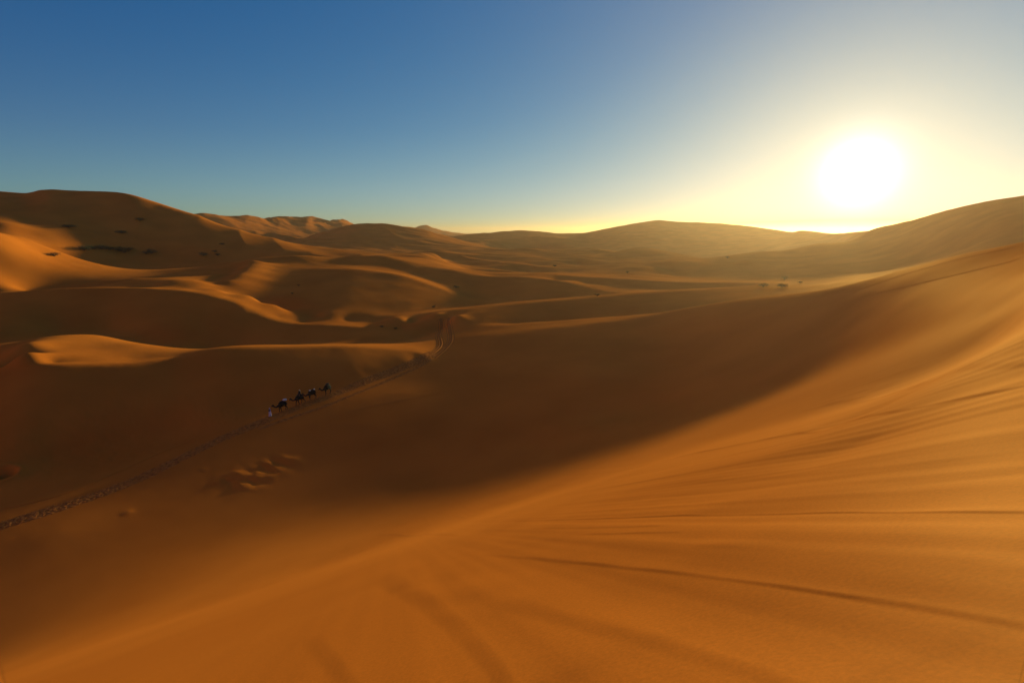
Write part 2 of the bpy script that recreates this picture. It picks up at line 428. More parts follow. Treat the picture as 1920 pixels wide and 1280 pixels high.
def scarps(x, y, r):
    z = np.zeros_like(x)
    for L, hgt, w0, w1 in SC_L:
        n = len(L) - 1
        best = np.full(x.shape, 1e9); sd = np.zeros_like(x); tt = np.zeros_like(x)
        for i in range(n):
            ax, ay = L[i, :2]; bx, by = L[i + 1, :2]
            dx, dy = bx - ax, by - ay; LL = dx * dx + dy * dy + 1e-9
            t = ((x - ax) * dx + (y - ay) * dy) / LL
            tc = np.clip(t, 0, 1)
            qx, qy = x - ax - tc * dx, y - ay - tc * dy
            d = np.hypot(qx, qy)
            s = np.sign(dx * (y - ay) - dy * (x - ax))
            m = d < best
            best = np.where(m, d, best); sd = np.where(m, s * d, sd); tt = np.where(m, (i + t) / n, tt)
        # the far side of the line (seen from the eye) carries the drift
        mid = L[n // 2]; nx, ny = -(L[-1, 1] - L[0, 1]), L[-1, 0] - L[0, 0]
        side = 1.0 if nx * mid[0] + ny * mid[1] > 0 else -1.0
        d = sd * side / np.maximum(r, 3)
        fade = sstep(-.02, .25, tt) * (1 - sstep(.92, 1.05, tt))
        wob = .65 + .5 * perlin(x / 1.3 + 11, y / 1.3)
        prof = np.where(d > 0, np.exp(-d / w1), 1 - sstep(0, w0, -d))
        z += hgt * np.clip(wob, .2, 1.3) * prof * fade * (r / 12) ** .75 * .55
    return z

def bump_at(x, y, c, rad):
    return np.exp(-((x - c[0]) ** 2 + (y - c[1]) ** 2) / (rad * rad))
HUM = [(hit(468, 897), 3.4, .34), (hit(525, 868), 3.0, .22), (hit(430, 900), 1.8, .15), (hit(375, 882), .7, .12), (hit(235, 962), .8, .1)]
MOUND = hit(400, 786); MOUND2 = hit(150, 850); PIT = hit(3, 892)

def detail(x, y):
    """wind-made relief too small for the control points"""
    r = np.hypot(x, y)
    z = np.zeros_like(x)
    # low barchan-like undulation across the wind in the middle and far distance
    w = sstep(180, 420, r)
    a = x * .84 - y * .54; b = x * .54 + y * .84
    n = perlin(a / 60 + 3.1, b / 34) ; z += w * (.5 + 1.1 * sstep(300, 480, r)) * (1 - np.abs(n) * 2.2)
    n = perlin(a / 24 + 9.1, b / 15) ; z += sstep(150, 350, r) * .18 * n
    n = perlin(a / 9 + 1.1, b / 7) ; z += sstep(60, 160, r) * .05 * n
    n = perlin(a / 3.4 + 4.1, b / 2.1) ; z += sstep(45, 110, r) * (1 - sstep(260, 420, r)) * .018 * n
    # far dune field
    w = sstep(1050, 1400, r) * (1 - sstep(3500, 8000, r)) * (1 - sstep(-.24, -.10, np.arctan2(x, y)) * (1 - sstep(1600, 2600, r) * .5))
    n = perlin(a / 260 + 5, b / 200) ; z += w * 24 * (0.6 - np.abs(n) * 2)
    n = perlin(a / 120 + 5, b / 90) ; z += w * 12 * (0.5 - np.abs(n) * 2)
    n = perlin(a / 55 + 5, b / 42) ; z += w * 6 * (0.5 - np.abs(n) * 2)
    # streaks running down the slip face round the camera
    d = x * math.sin(DIP + .33) + y * math.cos(DIP + .33)      # along the streaks
    e = x * math.cos(DIP + .33) - y * math.sin(DIP + .33)      # across them
    near = (1 - sstep(40, 75, r)) * (.18 + .82 * sstep(-.35, .35, np.arctan2(x, y)))
    n = perlin(e / 3.2, d / 60 + 4); z += near * .14 * n * sstep(1, 6, r) * (1 - .92 * sstep(10, 28, r))
    n = perlin(e / 1.1 + 7, d / 26); z += near * .045 * n * (1 - .75 * sstep(10, 30, r))
    n = perlin(e / .38 + 3, d / 12 + 2); z += near * .018 * n
    m = (r < 95) & (y > -3) & (np.abs(np.arctan2(x, y)) < 1.2)
    if m.any(): z[m] += scarps(x[m], y[m], r[m])
    m = (r > 55) & (r < 150) & (y > 0)
    if m.any():
        X, Y = x[m], y[m]; q = np.zeros_like(X)
        for c, rad, hgt in HUM:
            b = bump_at(X, Y, c, rad)
            n = perlin((X * .84 - Y * .54) / 4.2 + 2, (X * .54 + Y * .84) / 1.9) + .25 * perlin(X / 1.3 + 7, Y / .9)
            q += b * hgt * (.4 + 1.5 * n)
        b = np.exp(-(((X - MOUND[0]) * .9 - (Y - MOUND[1]) * .3) / 9) ** 2 - (((X - MOUND[0]) * .3 + (Y - MOUND[1]) * .9) / 4.5) ** 2)
        q += b * (.9 + .10 * perlin(X / .9, Y / .8) + .08 * perlin(X / .45, Y / .45))
        b = bump_at(X, Y, MOUND2, 14)
        q += b * (.16 * perlin(X / 2.2, Y / 1.6) + .10 * perlin(X / .8, Y / .7))
        dd = np.hypot(X - PIT[0], (Y - PIT[1]))
        q += .5 * np.exp(-((dd - 2.3) / .7) ** 2) - 1.1 * np.exp(-(dd / 1.7) ** 4)
        z[m] += q
    return z

def ground_z(x, y):
    x = np.asarray(x, float); y = np.asarray(y, float)
    return relief(x, y).reshape(x.shape) + detail(x, y) + CAM_Z

# ------------------------------------------------------------------ ground mesh (polar sheet reaching the horizon)
def build_mesh(name, verts, faces, mat, smooth=True, parent=None):
    me = bpy.data.meshes.new(name)
    verts = np.asarray(verts, np.float32); faces = np.asarray(faces, np.int32)
    me.vertices.add(len(verts)); me.vertices.foreach_set('co', verts.ravel())
    k = faces.shape[1]
    me.loops.add(faces.size); me.loops.foreach_set('vertex_index', faces.ravel())
    me.polygons.add(len(faces))
    me.polygons.foreach_set('loop_start', np.arange(len(faces), dtype=np.int32) * k)
    me.polygons.foreach_set('loop_total', np.full(len(faces), k, np.int32))
    me.update(calc_edges=True)
    if smooth: me.polygons.foreach_set('use_smooth', np.ones(len(faces), bool))
    me.materials.append(mat)
    o = bpy.data.objects.new(name, me); C.objects.link(o)
    if parent: o.parent = parent
    return o

def upsample(Z, axis, periodic=False):
    Z = np.moveaxis(Z, axis, 0)
    if periodic:
        m1, p1, p2 = np.roll(Z, 1, 0), np.roll(Z, -1, 0), np.roll(Z, -2, 0)
        mid = (-m1 + 9 * Z + 9 * p1 - p2) / 16
        out = np.empty((2 * len(Z),) + Z.shape[1:]); out[0::2] = Z; out[1::2] = mid
    else:
        E = np.concatenate([Z[:1], Z, Z[-1:]])
        mid = (-E[:-3] + 9 * E[1:-2] + 9 * E[2:-1] - E[3:]) / 16
        out = np.empty((2 * len(Z) - 1,) + Z.shape[1:]); out[0::2] = Z; out[1::2] = mid
    return np.moveaxis(out, 0, axis)

def sand_material():
    m = bpy.data.materials.new('sand'); m.use_nodes = True
    n, l = m.node_tree.nodes, m.node_tree.links
    b = n['Principled BSDF']
    geo = n.new('ShaderNodeNewGeometry')
    nz = n.new('ShaderNodeTexNoise'); nz.inputs['Scale'].default_value = .05; nz.inputs['Detail'].default_value = 6
    l.new(geo.outputs['Position'], nz.inputs['Vector'])
    ramp = n.new('ShaderNodeValToRGB')
    ramp.color_ramp.elements[0].position = .35; ramp.color_ramp.elements[0].color = (.58, .144, .010, 1)
    ramp.color_ramp.elements[1].position = .65; ramp.color_ramp.elements[1].color = (.70, .186, .015, 1)
    l.new(nz.outputs[0], ramp.inputs[0])
    gr = n.new('ShaderNodeTexNoise'); gr.inputs['Scale'].default_value = 26; gr.inputs['Detail'].default_value = 8; gr.inputs['Roughness'].default_value = .7
    l.new(geo.outputs['Position'], gr.inputs['Vector'])
    gm = n.new('ShaderNodeMapRange'); gm.inputs['From Min'].default_value = .3; gm.inputs['From Max'].default_value = .7
    gm.inputs['To Min'].default_value = .86; gm.inputs['To Max'].default_value = 1.12
    l.new(gr.outputs[0], gm.inputs['Value'])
    gx = n.new('ShaderNodeMix'); gx.data_type = 'RGBA'; gx.blend_type = 'MULTIPLY'; gx.inputs[0].default_value = 1.0
    l.new(ramp.outputs[0], gx.inputs[6]); l.new(gm.outputs[0], gx.inputs[7])
    l.new(gx.outputs[2], b.inputs['Base Color'])
    b.inputs['Roughness'].default_value = 1.0
    b.inputs['Specular IOR Level'].default_value = 0.0
    gl = n.new('ShaderNodeBsdfGlossy'); gl.inputs['Roughness'].default_value = .68; gl.inputs['Color'].default_value = (1, .62, .26, 1)
    mx = n.new('ShaderNodeMixShader'); mx.inputs[0].default_value = .045
    l.new(b.outputs[0], mx.inputs[1]); l.new(gl.outputs[0], mx.inputs[2]); l.new(mx.outputs[0], n['Material Output'].inputs['Surface'])
    n2 = n.new('ShaderNodeTexNoise'); n2.inputs['Scale'].default_value = 60; n2.inputs['Detail'].default_value = 4
    l.new(geo.outputs['Position'], n2.inputs['Vector'])
    bp = n.new('ShaderNodeBump'); bp.inputs['Strength'].default_value = .35; bp.inputs['Distance'].default_value = .003
    mp = n.new('ShaderNodeMapping'); mp.inputs['Rotation'].default_value = (0, 0, -(DIP + .33)); mp.inputs['Scale'].default_value = (9, .35, .35)
    mp.vector_type = 'TEXTURE' if False else 'POINT'
    rot = n.new('ShaderNodeVectorRotate'); rot.rotation_type = 'Z_AXIS'; rot.inputs['Angle'].default_value = DIP + .33
    l.new(geo.outputs['Position'], rot.inputs['Vector'])
    mp.inputs['Rotation'].default_value = (0, 0, 0); l.new(rot.outputs[0], mp.inputs['Vector'])
    n3 = n.new('ShaderNodeTexNoise'); n3.inputs['Scale'].default_value = 1.0; n3.inputs['Detail'].default_value = 6
    l.new(mp.outputs[0], n3.inputs['Vector'])
    hs = n.new('ShaderNodeMath'); hs.operation = 'MULTIPLY_ADD'; hs.inputs[1].default_value = 1.6
    l.new(n3.outputs[0], hs.inputs[0]); l.new(n2.outputs[0], hs.inputs[2])
    l.new(hs.outputs[0], bp.inputs['Height'])
    l.new(bp.outputs[0], b.inputs['Normal'])
    return m
SAND = sand_material()

ST = 2 if True else 1
az_f = np.radians(np.linspace(-50, 50, 460))
az_c = np.radians(np.linspace(50, 310, 121))[1:-1]
AZ = np.concatenate([az_f, az_c])
lr = [math.log(.6)]
while lr[-1] < math.log(9000):
    r = math.exp(lr[-1])
    lr.append(lr[-1] + (.05 if r < 1.6 else .02 if r < 4 else .010 if r < 600 else .016 if r < 1800 else .06))
LR = np.array(lr)
RR, AA = np.meshgrid(np.exp(LR), AZ, indexing='ij')
Z = relief(RR * np.sin(AA), RR * np.cos(AA)).reshape(RR.shape).astype(float)
Z = upsample(upsample(Z, 0), 1, True)
LR2 = upsample(LR[:, None], 0)[:, 0]; LR2[1::2] = (LR[:-1] + LR[1:]) / 2
AZ2 = np.empty(2 * len(AZ)); AZ2[0::2] = AZ; AZ2[1::2] = (AZ + np.concatenate([AZ[1:], [AZ[0] + 2 * np.pi]])) / 2
RR, AA = np.meshgrid(np.exp(LR2), AZ2, indexing='ij')
X = RR * np.sin(AA); Y = RR * np.cos(AA)
Z = Z + detail(X, Y) + CAM_Z
nr, na = X.shape
idx = np.arange(nr * na).reshape(nr, na)
i0 = idx[:-1, :]; i1 = idx[1:, :]
F = np.stack([i0, np.roll(i0, -1, 1), np.roll(i1, -1, 1), i1], -1).reshape(-1, 4)[:, ::-1]
F = F[:, ::-1] if False else F
verts = np.stack([X, Y, Z], -1).reshape(-1, 3)
print('ground grid', nr, na)
ground = build_mesh('ground', verts, F, SAND)
tag(ground, kind='structure')


# ------------------------------------------------------------------ sheets of trodden sand laid on the ground
def grid_z(x, y):
    """height of the ground mesh itself at (x, y)"""
    x = np.asarray(x, float); y = np.asarray(y, float)
    r = np.hypot(x, y); a = np.mod(np.arctan2(x, y) - AZ2[0], 2 * np.pi) + AZ2[0]
    i = np.clip(np.searchsorted(LR2, np.log(r)) - 1, 0, len(LR2) - 2)
    j = np.clip(np.searchsorted(AZ2, a) - 1, 0, len(AZ2) - 2)
    R = np.exp(LR2)
    fi = (r - R[i]) / (R[i + 1] - R[i]); fj = (a - AZ2[j]) / (AZ2[j + 1] - AZ2[j])
    return (Z[i, j] * (1 - fi) + Z[i + 1, j] * fi) * (1 - fj) + (Z[i, j + 1] * (1 - fi) + Z[i + 1, j + 1] * fi) * fj

def hit_ground(u, v, r0=3.0, r1=1500.0, n=4000):
    x, f, up = ray(u, v); h = math.hypot(x, f)
    rs = np.geomspace(r0, r1, n)
    z = grid_z(x / h * rs, f / h * rs); e = up / h * rs + CAM_Z
    k = np.nonzero(z > e)[0]
    r = rs[k[0]] if len(k) else r1
    return np.array([x / h * r, f / h * r, float(grid_z(x / h * r, f / h * r))])

def sand_variant(name, c0, c1):
    m = SAND.copy(); m.name = name
    for nd in m.node_tree.nodes:
        if nd.type == 'VALTORGB':
            nd.color_ramp.elements[0].color = (*c0, 1); nd.color_ramp.elements[1].color = (*c1, 1)
    return m
TROD = sand_variant('trodden_sand', (.40, .095, .013), (.64, .19, .028))
for nd in TROD.node_tree.nodes:            # hoof-churned: damp dark sand between pale clods
    if nd.type == 'TEX_NOISE' and abs(nd.inputs['Scale'].default_value - .05) < 1e-4:
        nd.inputs['Scale'].default_value = 1.9; nd.inputs['Detail'].default_value = 3
    if nd.type == 'VALTORGB':
        nd.color_ramp.elements[0].position = .36; nd.color_ramp.elements[1].position = .58
RUT = sand_variant('rutted_sand', (.36, .090, .012), (.46, .125, .017))

def strip(name, pix, width, cell, prof, mat=TROD, lift=.03):
    line = resample([hit_ground(*p) for p in pix], .004)
    d = np.hypot(np.diff(line[:, 0]), np.diff(line[:, 1])); L = np.concatenate([[0], np.cumsum(d)])
    ns = max(8, int(L[-1] / cell)); nt = max(3, int(width / cell)) + 1
    s = np.linspace(0, L[-1], ns)
    px, py = np.interp(s, L, line[:, 0]), np.interp(s, L, line[:, 1])
    k = max(1, int(1.5 / cell))
    tx = np.gradient(np.convolve(np.pad(px, k, 'edge'), np.ones(2 * k + 1) / (2 * k + 1), 'valid'))
    ty = np.gradient(np.convolve(np.pad(py, k, 'edge'), np.ones(2 * k + 1) / (2 * k + 1), 'valid'))
    q = np.hypot(tx, ty) + 1e-9; nx, ny = -ty / q, tx / q
    t = np.linspace(-width / 2, width / 2, nt)
    Xs = px[:, None] + nx[:, None] * t; Ys = py[:, None] + ny[:, None] * t
    Sg = np.repeat(s[:, None], nt, 1); Tg = np.repeat(t[None, :], ns, 0)
    e = np.minimum(1, np.minimum((1 - np.abs(Tg) / (width / 2)) / .55, np.minimum(Sg, L[-1] - Sg) / 1.0))
    e = e * e * (3 - 2 * e)
    if name == 'footprint_track': lift = .008
    Zs = grid_z(Xs, Ys) + (prof(Xs, Ys, Sg, Tg) + lift + .06) * e - .06
    idx = np.arange(ns * nt).reshape(ns, nt)
    F = np.stack([idx[:-1, :-1], idx[1:, :-1], idx[1:, 1:], idx[:-1, 1:]], -1).reshape(-1, 4)
    o = build_mesh(name, np.stack([Xs, Ys, Zs], -1).reshape(-1, 3), F, mat if name == 'camel_track' else SAND if name in ('footprint_track', 'faint_track') else RUT)
    # faces upward
    if o.data.polygons[0].normal.z < 0: o.data.flip_normals()
    return tag(o, kind='structure')

def hoofprints(scale, depth, density=1.0):
    def f(X, Y, S_, T):
        n = perlin(X / scale, Y / scale) + .5 * perlin(X / (scale * .5) + 5, Y / (scale * .5))
        return -depth * np.clip(np.abs(n) * 2.4, 0, 1) * density + depth * .5
    return f
def footprints(pace, depth, rad=.16, side=.14):
    def f(X, Y, S_, T):
        k = np.round(S_ / pace); c = side * np.where(np.mod(k, 2) > .5, 1, -1) + .05 * np.sin(k * 12.9)
        d = np.hypot(S_ - k * pace, T - c)
        return -depth * np.exp(-(d / rad) ** 2) + depth * .35 * np.exp(-((d - rad * 1.7) / (rad * .6)) ** 2)
    return f
def ruts(gauge, depth, w=.16):
    def f(X, Y, S_, T):
        z = 0 * T
        for c in (-gauge / 2, gauge / 2):
            z = z - depth * np.exp(-((T - c) / w) ** 2) + depth * .5 * np.exp(-((np.abs(T - c) - w * 2) / (w * .8)) ** 2)
        return z
    return f

strip('camel_track', [(-30, 1000), (0, 986), (100, 955), (200, 921), (280, 888), (350, 853), (420, 820), (470, 800), (520, 779), (575, 757), (630, 738), (690, 713), (750, 691), (790, 673), (815, 660)], 4.4, .12, hoofprints(.45, .13))
strip('camel_track', [(480, 806), (560, 778), (620, 757), (680, 733), (740, 708), (780, 690), (812, 672)], 1.6, .13, hoofprints(.45, .11))
strip('tyre_track', [(790, 673), (815, 659), (826, 645), (822, 628), (828, 612), (822, 597)], 3.0, .12, ruts(1.5, .16))
strip('tyre_track', [(812, 672), (836, 652), (846, 636), (843, 618), (840, 604), (845, 595)], 3.0, .12, ruts(1.5, .13))
strip('footprint_track', [(655, 771), (700, 760), (760, 748), (810, 739), (860, 727)], .9, .09, footprints(.7, .10))
strip('footprint_track', [(1282, 626), (1375, 604), (1438, 585), (1548, 557), (1665, 525), (1753, 498), (1807, 484), (1913, 462)], 1.0, .10, footprints(.9, .09, .2))
strip('footprint_track', [(1500, 590), (1594, 563), (1700, 537), (1807, 512), (1913, 486)], .9, .10, footprints(.6, .07, .2, .05))
strip('faint_track', [(0, 955), (120, 925), (230, 880), (330, 836), (420, 806)], 1.8, .14, ruts(1.0, .12))

# ------------------------------------------------------------------ materials for the caravan and plants
def simple(name, col, rough=.8, noise=.15, scale=6.0):
    m = bpy.data.materials.new(name); m.use_nodes = True
    n, l = m.node_tree.nodes, m.node_tree.links; b = n['Principled BSDF']
    t = n.new('ShaderNodeTexCoord'); z = n.new('ShaderNodeTexNoise'); z.inputs['Scale'].default_value = scale; z.inputs['Detail'].default_value = 5
    l.new(t.outputs['Object'], z.inputs['Vector'])
    r = n.new('ShaderNodeValToRGB')
    r.color_ramp.elements[0].position = .3; r.color_ramp.elements[1].position = .7
    r.color_ramp.elements[0].color = (*[c * (1 - noise) for c in col], 1); r.color_ramp.elements[1].color = (*[min(1, c * (1 + noise)) for c in col], 1)
    l.new(z.outputs[0], r.inputs[0]); l.new(r.outputs[0], b.inputs['Base Color'])
    b.inputs['Roughness'].default_value = rough; b.inputs['Specular IOR Level'].default_value = .2
    return m
FUR = simple('camel_fur', (.055, .030, .018), .95, .3)
FUR2 = simple('dark_camel_fur', (.030, .018, .012), .95, .3)
BLANKET = simple('dark_blanket', (.010, .008, .010), .95)
RED = simple('red_wool', (.12, .015, .012), .95)
CREAM = simple('cream_cloth', (.80, .72, .62), .9, .08)
PALE = simple('pale_blue_robe', (.62, .60, .72), .9, .08)
DARKC = simple('dark_cloth', (.025, .016, .018), .9)
SKIN = simple('skin', (.18, .09, .05), .7, .05)
ROPE = simple('rope', (.25, .17, .08), .9)
LEAF = simple('dry_shrub_leaf', (.035, .045, .020), .9, .4, 3)
STEM = simple('shrub_stem', (.08, .05, .03), .9, .3)

def empty(name, loc, rz=0.0):
    o = bpy.data.objects.new(name, None); C.objects.link(o); o.location = loc; o.rotation_euler = (0, 0, rz); o.empty_display_size = .3
    return o

def skinned(name, nodes, edges, mat, parent=None, root=0, sub=2):
    """one continuous surface grown round a skeleton of (x, y, z, rx, ry) nodes"""
    me = bpy.data.meshes.new(name + '_rig')
    me.from_pydata([n[:3] for n in nodes], edges, [])
    o = bpy.data.objects.new(name + '_rig', me); C.objects.link(o)
    sk = o.modifiers.new('skin', 'SKIN'); sk.use_smooth_shade = True
    for i, d in enumerate(me.skin_vertices[0].data):
        rr = nodes[i][3:]; d.radius = (rr[0], rr[-1]); d.use_root = (i == root)
    ss = o.modifiers.new('sub', 'SUBSURF'); ss.levels = sub; ss.render_levels = sub
    dg = bpy.context.evaluated_depsgraph_get()
    m2 = bpy.data.meshes.new_from_object(o.evaluated_get(dg))
    m2.name = name
    m2.materials.clear(); m2.materials.append(mat)
    m2.polygons.foreach_set('use_smooth', [True] * len(m2.polygons))
    bpy.data.objects.remove(o)
    r = bpy.data.objects.new(name, m2); C.objects.link(r)
    if parent: r.parent = parent
    return r

def lofted(name, rings, mat, parent=None, cap=True):
    """closed surface through rings of equal point count"""
    n = len(rings[0]); v = [p for r in rings for p in r]; f = []
    for i in range(len(rings) - 1):
        for j in range(n):
            a, b = i * n + j, i * n + (j + 1) % n
            f.append((a, b, b + n, a + n))
    me = bpy.data.meshes.new(name)
    if cap: f.append(tuple(reversed(range(n)))); f.append(tuple(range((len(rings) - 1) * n, len(rings) * n)))
    me.from_pydata(v, [], f); me.update()
    me.polygons.foreach_set('use_smooth', [True] * len(me.polygons))
    me.materials.append(mat)
    o = bpy.data.objects.new(name, me); C.objects.link(o)
    if parent: o.parent = parent
    return o

def ring(cx, cy, cz, rx, ry, n=16, tilt=0.0, wob=0.0, seed=0):
    rnd = random.Random(seed); out = []
    for k in range(n):
        a = 2 * math.pi * k / n; w = 1 + wob * rnd.uniform(-1, 1)
        x, y = rx * math.cos(a) * w, ry * math.sin(a) * w
        out.append((cx + x, cy + y, cz + x * tilt))
    return out

def camel(loc, rz, phase, fur, slope, kind):
    """dromedary walking along +X with its neck low and forward"""
    t = empty('camel', loc, rz); t.rotation_euler = (0, slope, rz)
    N = []; E = []
    def n(x, y, z, r, r2=None, link=None):
        N.append((x, y, z, r, r2 or r))
        if link is not None: E.append((link, len(N) - 1))
        return len(N) - 1
    pel = n(-.62, 0, 1.42, .27, .25)
    mid = n(-.25, 0, 1.46, .34, .33, pel)
    bar = n(.12, 0, 1.42, .36, .34, mid)
    chest = n(.50, 0, 1.38, .30, .33, bar)
    nb = n(.80, 0, 1.34, .22, .19, chest)
    n1 = n(1.12, 0, 1.22, .18, .15, nb)
    n2 = n(1.42, 0, 1.32, .15, .13, n1)
    n3 = n(1.62, 0, 1.58, .13, .12, n2)
    hd = n(1.76, 0, 1.78, .155, .13, n3)
    mz = n(1.98, 0, 1.74, .11, .10, hd)
    n(2.12, 0, 1.68, .08, .07, mz)
    for sy in (-1, 1): n(1.70, .09 * sy, 1.92, .028, .02, hd)
    h1 = n(-.08, 0, 1.78, .23, .20, mid)
    n(-.08, 0, 1.98, .11, .10, h1)
    tl = n(-.90, 0, 1.42, .06, .05, pel); tl = n(-1.0, 0, 1.12, .03, .03, tl); n(-1.0, 0, .88, .035, .03, tl)
    for sy, ph in ((-1, phase), (1, phase + math.pi)):
        sw = .30 * math.sin(ph); lift = max(0, math.cos(ph)) * .10
        a = n(.46, .17 * sy, 1.12, .14, .13, chest)
        k = n(.50 + sw * .5, .18 * sy, .66, .085, .08, a)
        f = n(.47 + sw, .18 * sy, .16 + lift, .048, .045, k)
        n(.54 + sw, .18 * sy, .05 + lift, .085, .075, f)
        sw2 = .30 * math.sin(ph - .4); l2 = max(0, math.cos(ph - .4)) * .08
        a = n(-.66, .17 * sy, 1.14, .17, .16, pel)
        st = n(-.52 + sw2 * .3, .18 * sy, .92, .12, .10, a)
        hk = n(-.82 + sw2 * .7, .18 * sy, .56, .065, .06, st)
        f = n(-.70 + sw2, .18 * sy, .14 + l2, .045, .042, hk)
        n(-.62 + sw2, .18 * sy, .05 + l2, .08, .07, f)
    skinned('body', N, E, fur, t)
    # blanket draped over the back, with the hump showing in the ring of the saddle pad
    rings = []
    for i, x in enumerate((-.62, -.5, -.25, 0, .25, .42, .5)):
        w = .36 + .05 * math.sin(math.pi * i / 6); top = 1.80 + (.16 if 1 < i < 5 else 0)
        rings.append([(x, y * w / .36, z) for y, z in ((-.40, 1.12), (-.385, 1.45), (-.28, 1.70), (-.12, top), (.12, top), (.28, 1.70), (.385, 1.45), (.40, 1.12), (.37, 1.12), (.35, 1.44), (.25, 1.66), (0, top - .05), (-.25, 1.66), (-.35, 1.44), (-.37, 1.12))])
    lofted('saddle_blanket', rings, BLANKET if kind != 'red' else RED, t)
    # padded saddle roll round the hump
    ns_, es_ = [], []
    for k in range(12):
        a = 2 * math.pi * k / 12
        ns_.append((-.08 + .38 * math.cos(a), .22 * math.sin(a), 1.88 + .05 * math.cos(2 * a), .085, .085)); es_.append((k, (k + 1) % 12))
    skinned('saddle', ns_, es_, DARKC, t, sub=1)
    # iron handle of the saddle
    skinned('saddle_handle', [(.32, -.12, 1.92, .02, .02), (.34, -.12, 2.12, .02, .02), (.34, .12, 2.12, .02, .02), (.32, .12, 1.92, .02, .02)], [(0, 1), (1, 2), (2, 3)], ROPE, t, sub=1)
    skinned('halter', [(1.93, -.085, 1.80, .015, .015), (1.93, -.09, 1.72, .015, .015), (1.93, 0, 1.67, .015, .015), (1.93, .09, 1.72, .015, .015), (1.93, .085, 1.80, .015, .015), (1.93, 0, 1.86, .015, .015)],
            [(0, 1), (1, 2), (2, 3), (3, 4), (4, 5), (5, 0)], RED, t, sub=1)
    return t

def human(name, loc, rz, mode, label, robe, head, vest=None):
    t = empty('person', loc, rz)
    N = []; E = []
    def n(x, y, z, r, r2=None, link=None):
        N.append((x, y, z, r, r2 or r))
        if link is not None: E.append((link, len(N) - 1))
        return len(N) - 1
    hz = .95 if mode == 'walk' else 0.0          # hip height (riding: the seat)
    hip = n(0, 0, hz, .13, .16)
    bel = n(.01, 0, hz + .22, .12, .15, hip)
    che = n(.02, 0, hz + .42, .13, .18, bel)
    nk = n(.02, 0, hz + .56, .06, .06, che)
    hd = n(.03, 0, hz + .67, .085, .078, nk)
    n(.03, 0, hz + .76, .075, .07, hd)
    n(.125, 0, hz + .67, .018, .016, hd)         # nose
    for sy in (-1, 1):
        n(.02, .085 * sy, hz + .67, .016, .01, hd)
        sh = n(.02, .20 * sy, hz + .49, .055, .055, che)
        if mode == 'walk':
            el = n(-.02 + .10 * sy, .25 * sy, hz + .22, .042, .042, sh); wr = n(.06 + .16 * sy, .24 * sy, hz - .0, .028, .028, el)
        else:
            el = n(.10, .25 * sy, hz + .24, .042, .042, sh); wr = n(.32, .12 * sy, hz + .20, .028, .028, el)
        dx, dz = (.02, -.07) if mode == 'walk' else (.07, -.01)
        pm = n(N[wr][0] + dx, N[wr][1], N[wr][2] + dz, .034, .02, wr)
        for q in range(4):
            o = (q - 1.5) * .022; l = (.075, .085, .08, .065)[q]
            f1 = n(N[pm][0] + dx * .8 + (o if mode == 'walk' else 0), N[pm][1] + (0 if mode == 'walk' else o), N[pm][2] + dz * .8, .010, .010, pm)
            n(N[f1][0] + dx * .6 + (.02 if mode == 'walk' else 0), N[f1][1], N[f1][2] + dz * .4 - (.0 if mode == 'walk' else .03), .008, .008, f1)
        n(N[wr][0] + dx * .8 + .03, N[wr][1] - .03 * sy, N[wr][2] + dz * .8, .010, .010, wr)
        if mode == 'walk':
            sw = .22 * sy
            th = n(.0, .09 * sy, hz - .08, .09, .09, hip); kn = n(sw * .6 + .04, .09 * sy, .50, .06, .06, th)
            an = n(sw, .09 * sy, .09, .04, .04, kn); n(sw + .15, .09 * sy, .035, .035, .04, an)
        else:
            th = n(.05, .13 * sy, hz - .02, .09, .09, hip); kn = n(.40, .26 * sy, hz - .12, .065, .065, th)
            an = n(.34, .36 * sy, hz - .52, .042, .042, kn); n(.46, .37 * sy, hz - .57, .035, .04, an)
    skinned('body', N, E, SKIN, t)
    if mode == 'walk':
        rings = [ring(0, 0, .12, .30, .24, 18, 0, .06, 3), ring(0, 0, .35, .27, .22, 18, 0, .05, 4), ring(0, 0, .7, .22, .20, 18, 0, .03, 5), ring(0, 0, .98, .19, .205, 18), ring(.01, 0, 1.2, .17, .21, 18), ring(.02, 0, 1.38, .165, .235, 18), ring(.02, 0, 1.47, .12, .19, 18), ring(.02, 0, 1.51, .075, .085, 18)]
        lofted('robe', rings, robe, t)
    else:
        rings = [ring(.10, 0, hz - .16, .36, .34, 18, 0, .05, 3), ring(.06, 0, hz, .28, .30, 18, 0, .04, 4), ring(.02, 0, hz + .16, .19, .22, 18), ring(.02, 0, hz + .3, .17, .22, 18), ring(.02, 0, hz + .43, .165, .24, 18), ring(.02, 0, hz + .52, .12, .19, 18), ring(.02, 0, hz + .56, .075, .085, 18)]
        lofted('robe', rings, robe, t)
    for sy in (-1, 1):
        if mode == 'walk': a, b, c = (.02, .20 * sy, 1.42), (-.02 + .10 * sy, .255 * sy, 1.17), (.05 + .15 * sy, .25 * sy, .99)
        else: a, b, c = (.02, .20 * sy, hz + .48), (.10, .255 * sy, hz + .24), (.29, .14 * sy, hz + .21)
        skinned('sleeve', [(*a, .075, .075), (*b, .066, .066), (*c, .065, .06)], [(0, 1), (1, 2)], robe, t, sub=1)
    if vest:
        lofted('vest', [ring(0, 0, hz + .12, .20, .225, 18), ring(.01, 0, hz + .25, .185, .225, 18), ring(.02, 0, hz + .42, .18, .245, 18), ring(.02, 0, hz + .52, .13, .20, 18)], vest, t)
    # wound headcloth
    ns_, es_ = [], []
    for k in range(20):
        a = 2 * math.pi * k / 10
        ns_.append((.02 + .085 * math.cos(a), .085 * math.sin(a), hz + .725 + .045 * k / 20 + .012 * math.sin(a), .038, .038))
        if k: es_.append((k - 1, k))
    ns_.append((.02, 0, hz + .80, .06, .06)); es_.append((19, 20))
